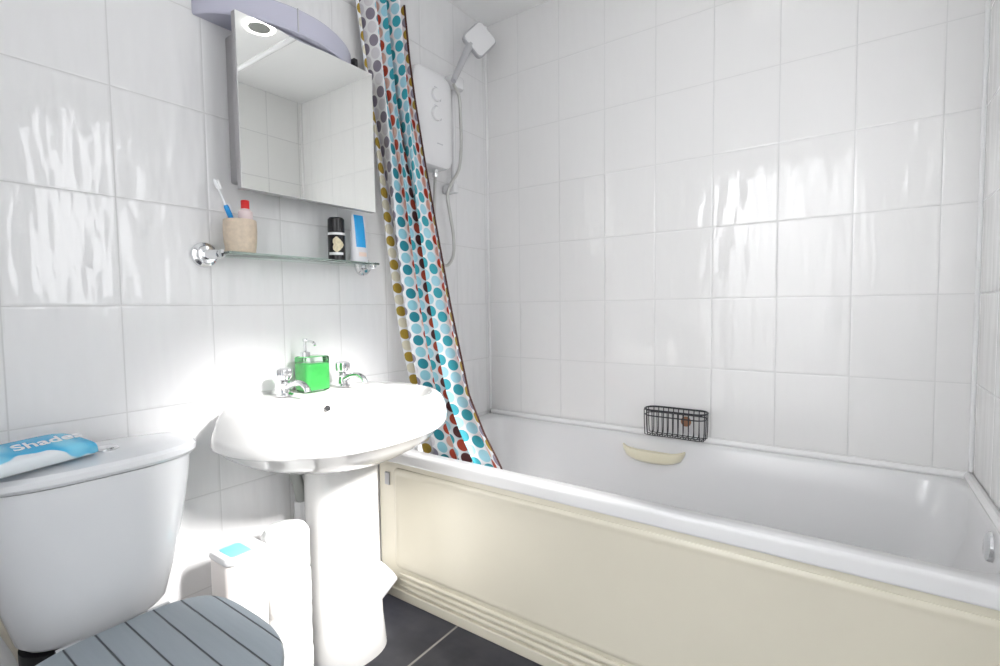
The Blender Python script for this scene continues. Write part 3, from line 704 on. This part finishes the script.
for j in range(NV):
    for i in range(NU):
        f = bm.faces.new((grid[j][i], grid[j + 1][i], grid[j + 1][i + 1], grid[j][i + 1]))
        for lp, (jj, ii) in zip(f.loops, ((j, i), (j + 1, i), (j + 1, i + 1), (j, i + 1))):
            lp[uvl].uv = (uvs[jj][0][ii], uvs[jj][1])
me = bpy.data.meshes.new('shower_curtain'); bm.to_mesh(me); bm.free(); me.materials.append(cmat)
for p in me.polygons: p.use_smooth = True
cur = bpy.data.objects.new('shower_curtain', me); COL.objects.link(cur)
sol = cur.modifiers.new('thick', 'SOLIDIFY'); sol.thickness = .0012; sol.offset = 0
tag(cur, 'multicoloured spotted shower curtain gathered at the left wall and hanging into the bath', 'shower curtain')
# curtain rings
for k in range(7):
    x, y = -.66, -.03 - k * .012
    lp = [(x + .019 * math.cos(a), y, 2.119 + .021 * math.sin(a)) for a in [2 * PI * i / 20 for i in range(20)]]
    tag(link('curtain_ring', tube(NBM(), lp, .002, 6, True), M['white_plastic']), 'white plastic ring holding the gathered curtain on its rail', 'curtain ring', 'curtain rings on the rail')

# unlit ceiling fitting (seen in the mirror), ring glow added as fill light
fx_, fy_ = -.612, -1.06
ft = thing('ceiling_fitting', (fx_, fy_, ZC), 'round ceiling fitting with an added glow on its ring and a dark centre, reflected in the mirror', 'ceiling light')
link('fitting_rim', lathe(NBM(), [(0.046, 0), (.068, 0), (.066, .006), (.058, .008), (.048, .006), (.046, .002)], (fx_, fy_, ZC - .0005), (0, 0, -1), 36), mat('ring_with_added_glow', (0.85, 0.83, 0.76), 0.4, emit=(1.0, 0.98, 0.96), emit_s=ADDED_RING_GLOW), ft)
link('fitting_centre', lathe(NBM(), [(0, 0), (.047, 0), (.047, .007), (.0, .009)], (fx_, fy_, ZC - .0005), (0, 0, -1), 30), M['grey_pipe'], ft)

# ================================================================ UNDER THE BASIN
tub = thing('storage_tub', (-1.281, -.16, 0), 'tall white plastic tub with an aqua label on its lid beside the toilet', 'tub')
link('tub_body', rbox(NBM(), -1.332, -1.230, -.212, -.108, 0.0, .420, .022, .006), M['tub_pink'], tub)
lid = link('tub_lid', rbox(NBM(), -1.334, -1.228, -.214, -.106, .420, .440, .022, .006), M['white_plastic'], tub)
link('lid_label', rbox(NBM(), -1.318, -1.268, -.203, -.135, .439, .4415, .008, .001), M['aqua'], lid)
tr_ = thing('toilet_roll_pack', (-1.155, -.160, 0), 'tall plastic-wrapped pack of white toilet rolls between the tub and the pedestal', 'toilet roll pack')
def roll_ring(r, z, c=(-1.155, -.160)): return [(c[0] + r * math.cos(2 * PI * i / 36) * (1 + .02 * math.cos(3 * 2 * PI * i / 36 + z * 30)), c[1] + r * math.sin(2 * PI * i / 36), z) for i in range(36)]
RR = [roll_ring(.05, 0.001)]
for k in range(4):
    z0 = .004 + k * .108
    RR += [roll_ring(.058, z0), roll_ring(.0605, z0 + .010), roll_ring(.060, z0 + .054), roll_ring(.0605, z0 + .096), roll_ring(.058, z0 + .104)]
RR += [roll_ring(.050, .444), roll_ring(.02, .450)]
link('wrapped_rolls', loft(NBM(), RR), M['wrap'], tr_)
# loose roll on its side against the bath panel
rc = thing('toilet_roll', (-.775, -.085, 0.06), 'loose white toilet roll lying between the basin pedestal and the bath panel', 'toilet roll')
ra = Vector((.80, -.12, .56)).normalized(); o0 = Vector((-.770, -.062, .084)) - ra * .05
link('paper', lathe(NBM(), [(.021, .0), (.054, 0), (.057, .003), (.057, .097), (.054, .10), (.021, .10)], o0, ra, 40), M['paper'], rc)
link('core', lathe(NBM(), [(.018, .001), (.0212, .001), (.0212, .099), (.018, .099)], o0, ra, 24), M['card'], rc)
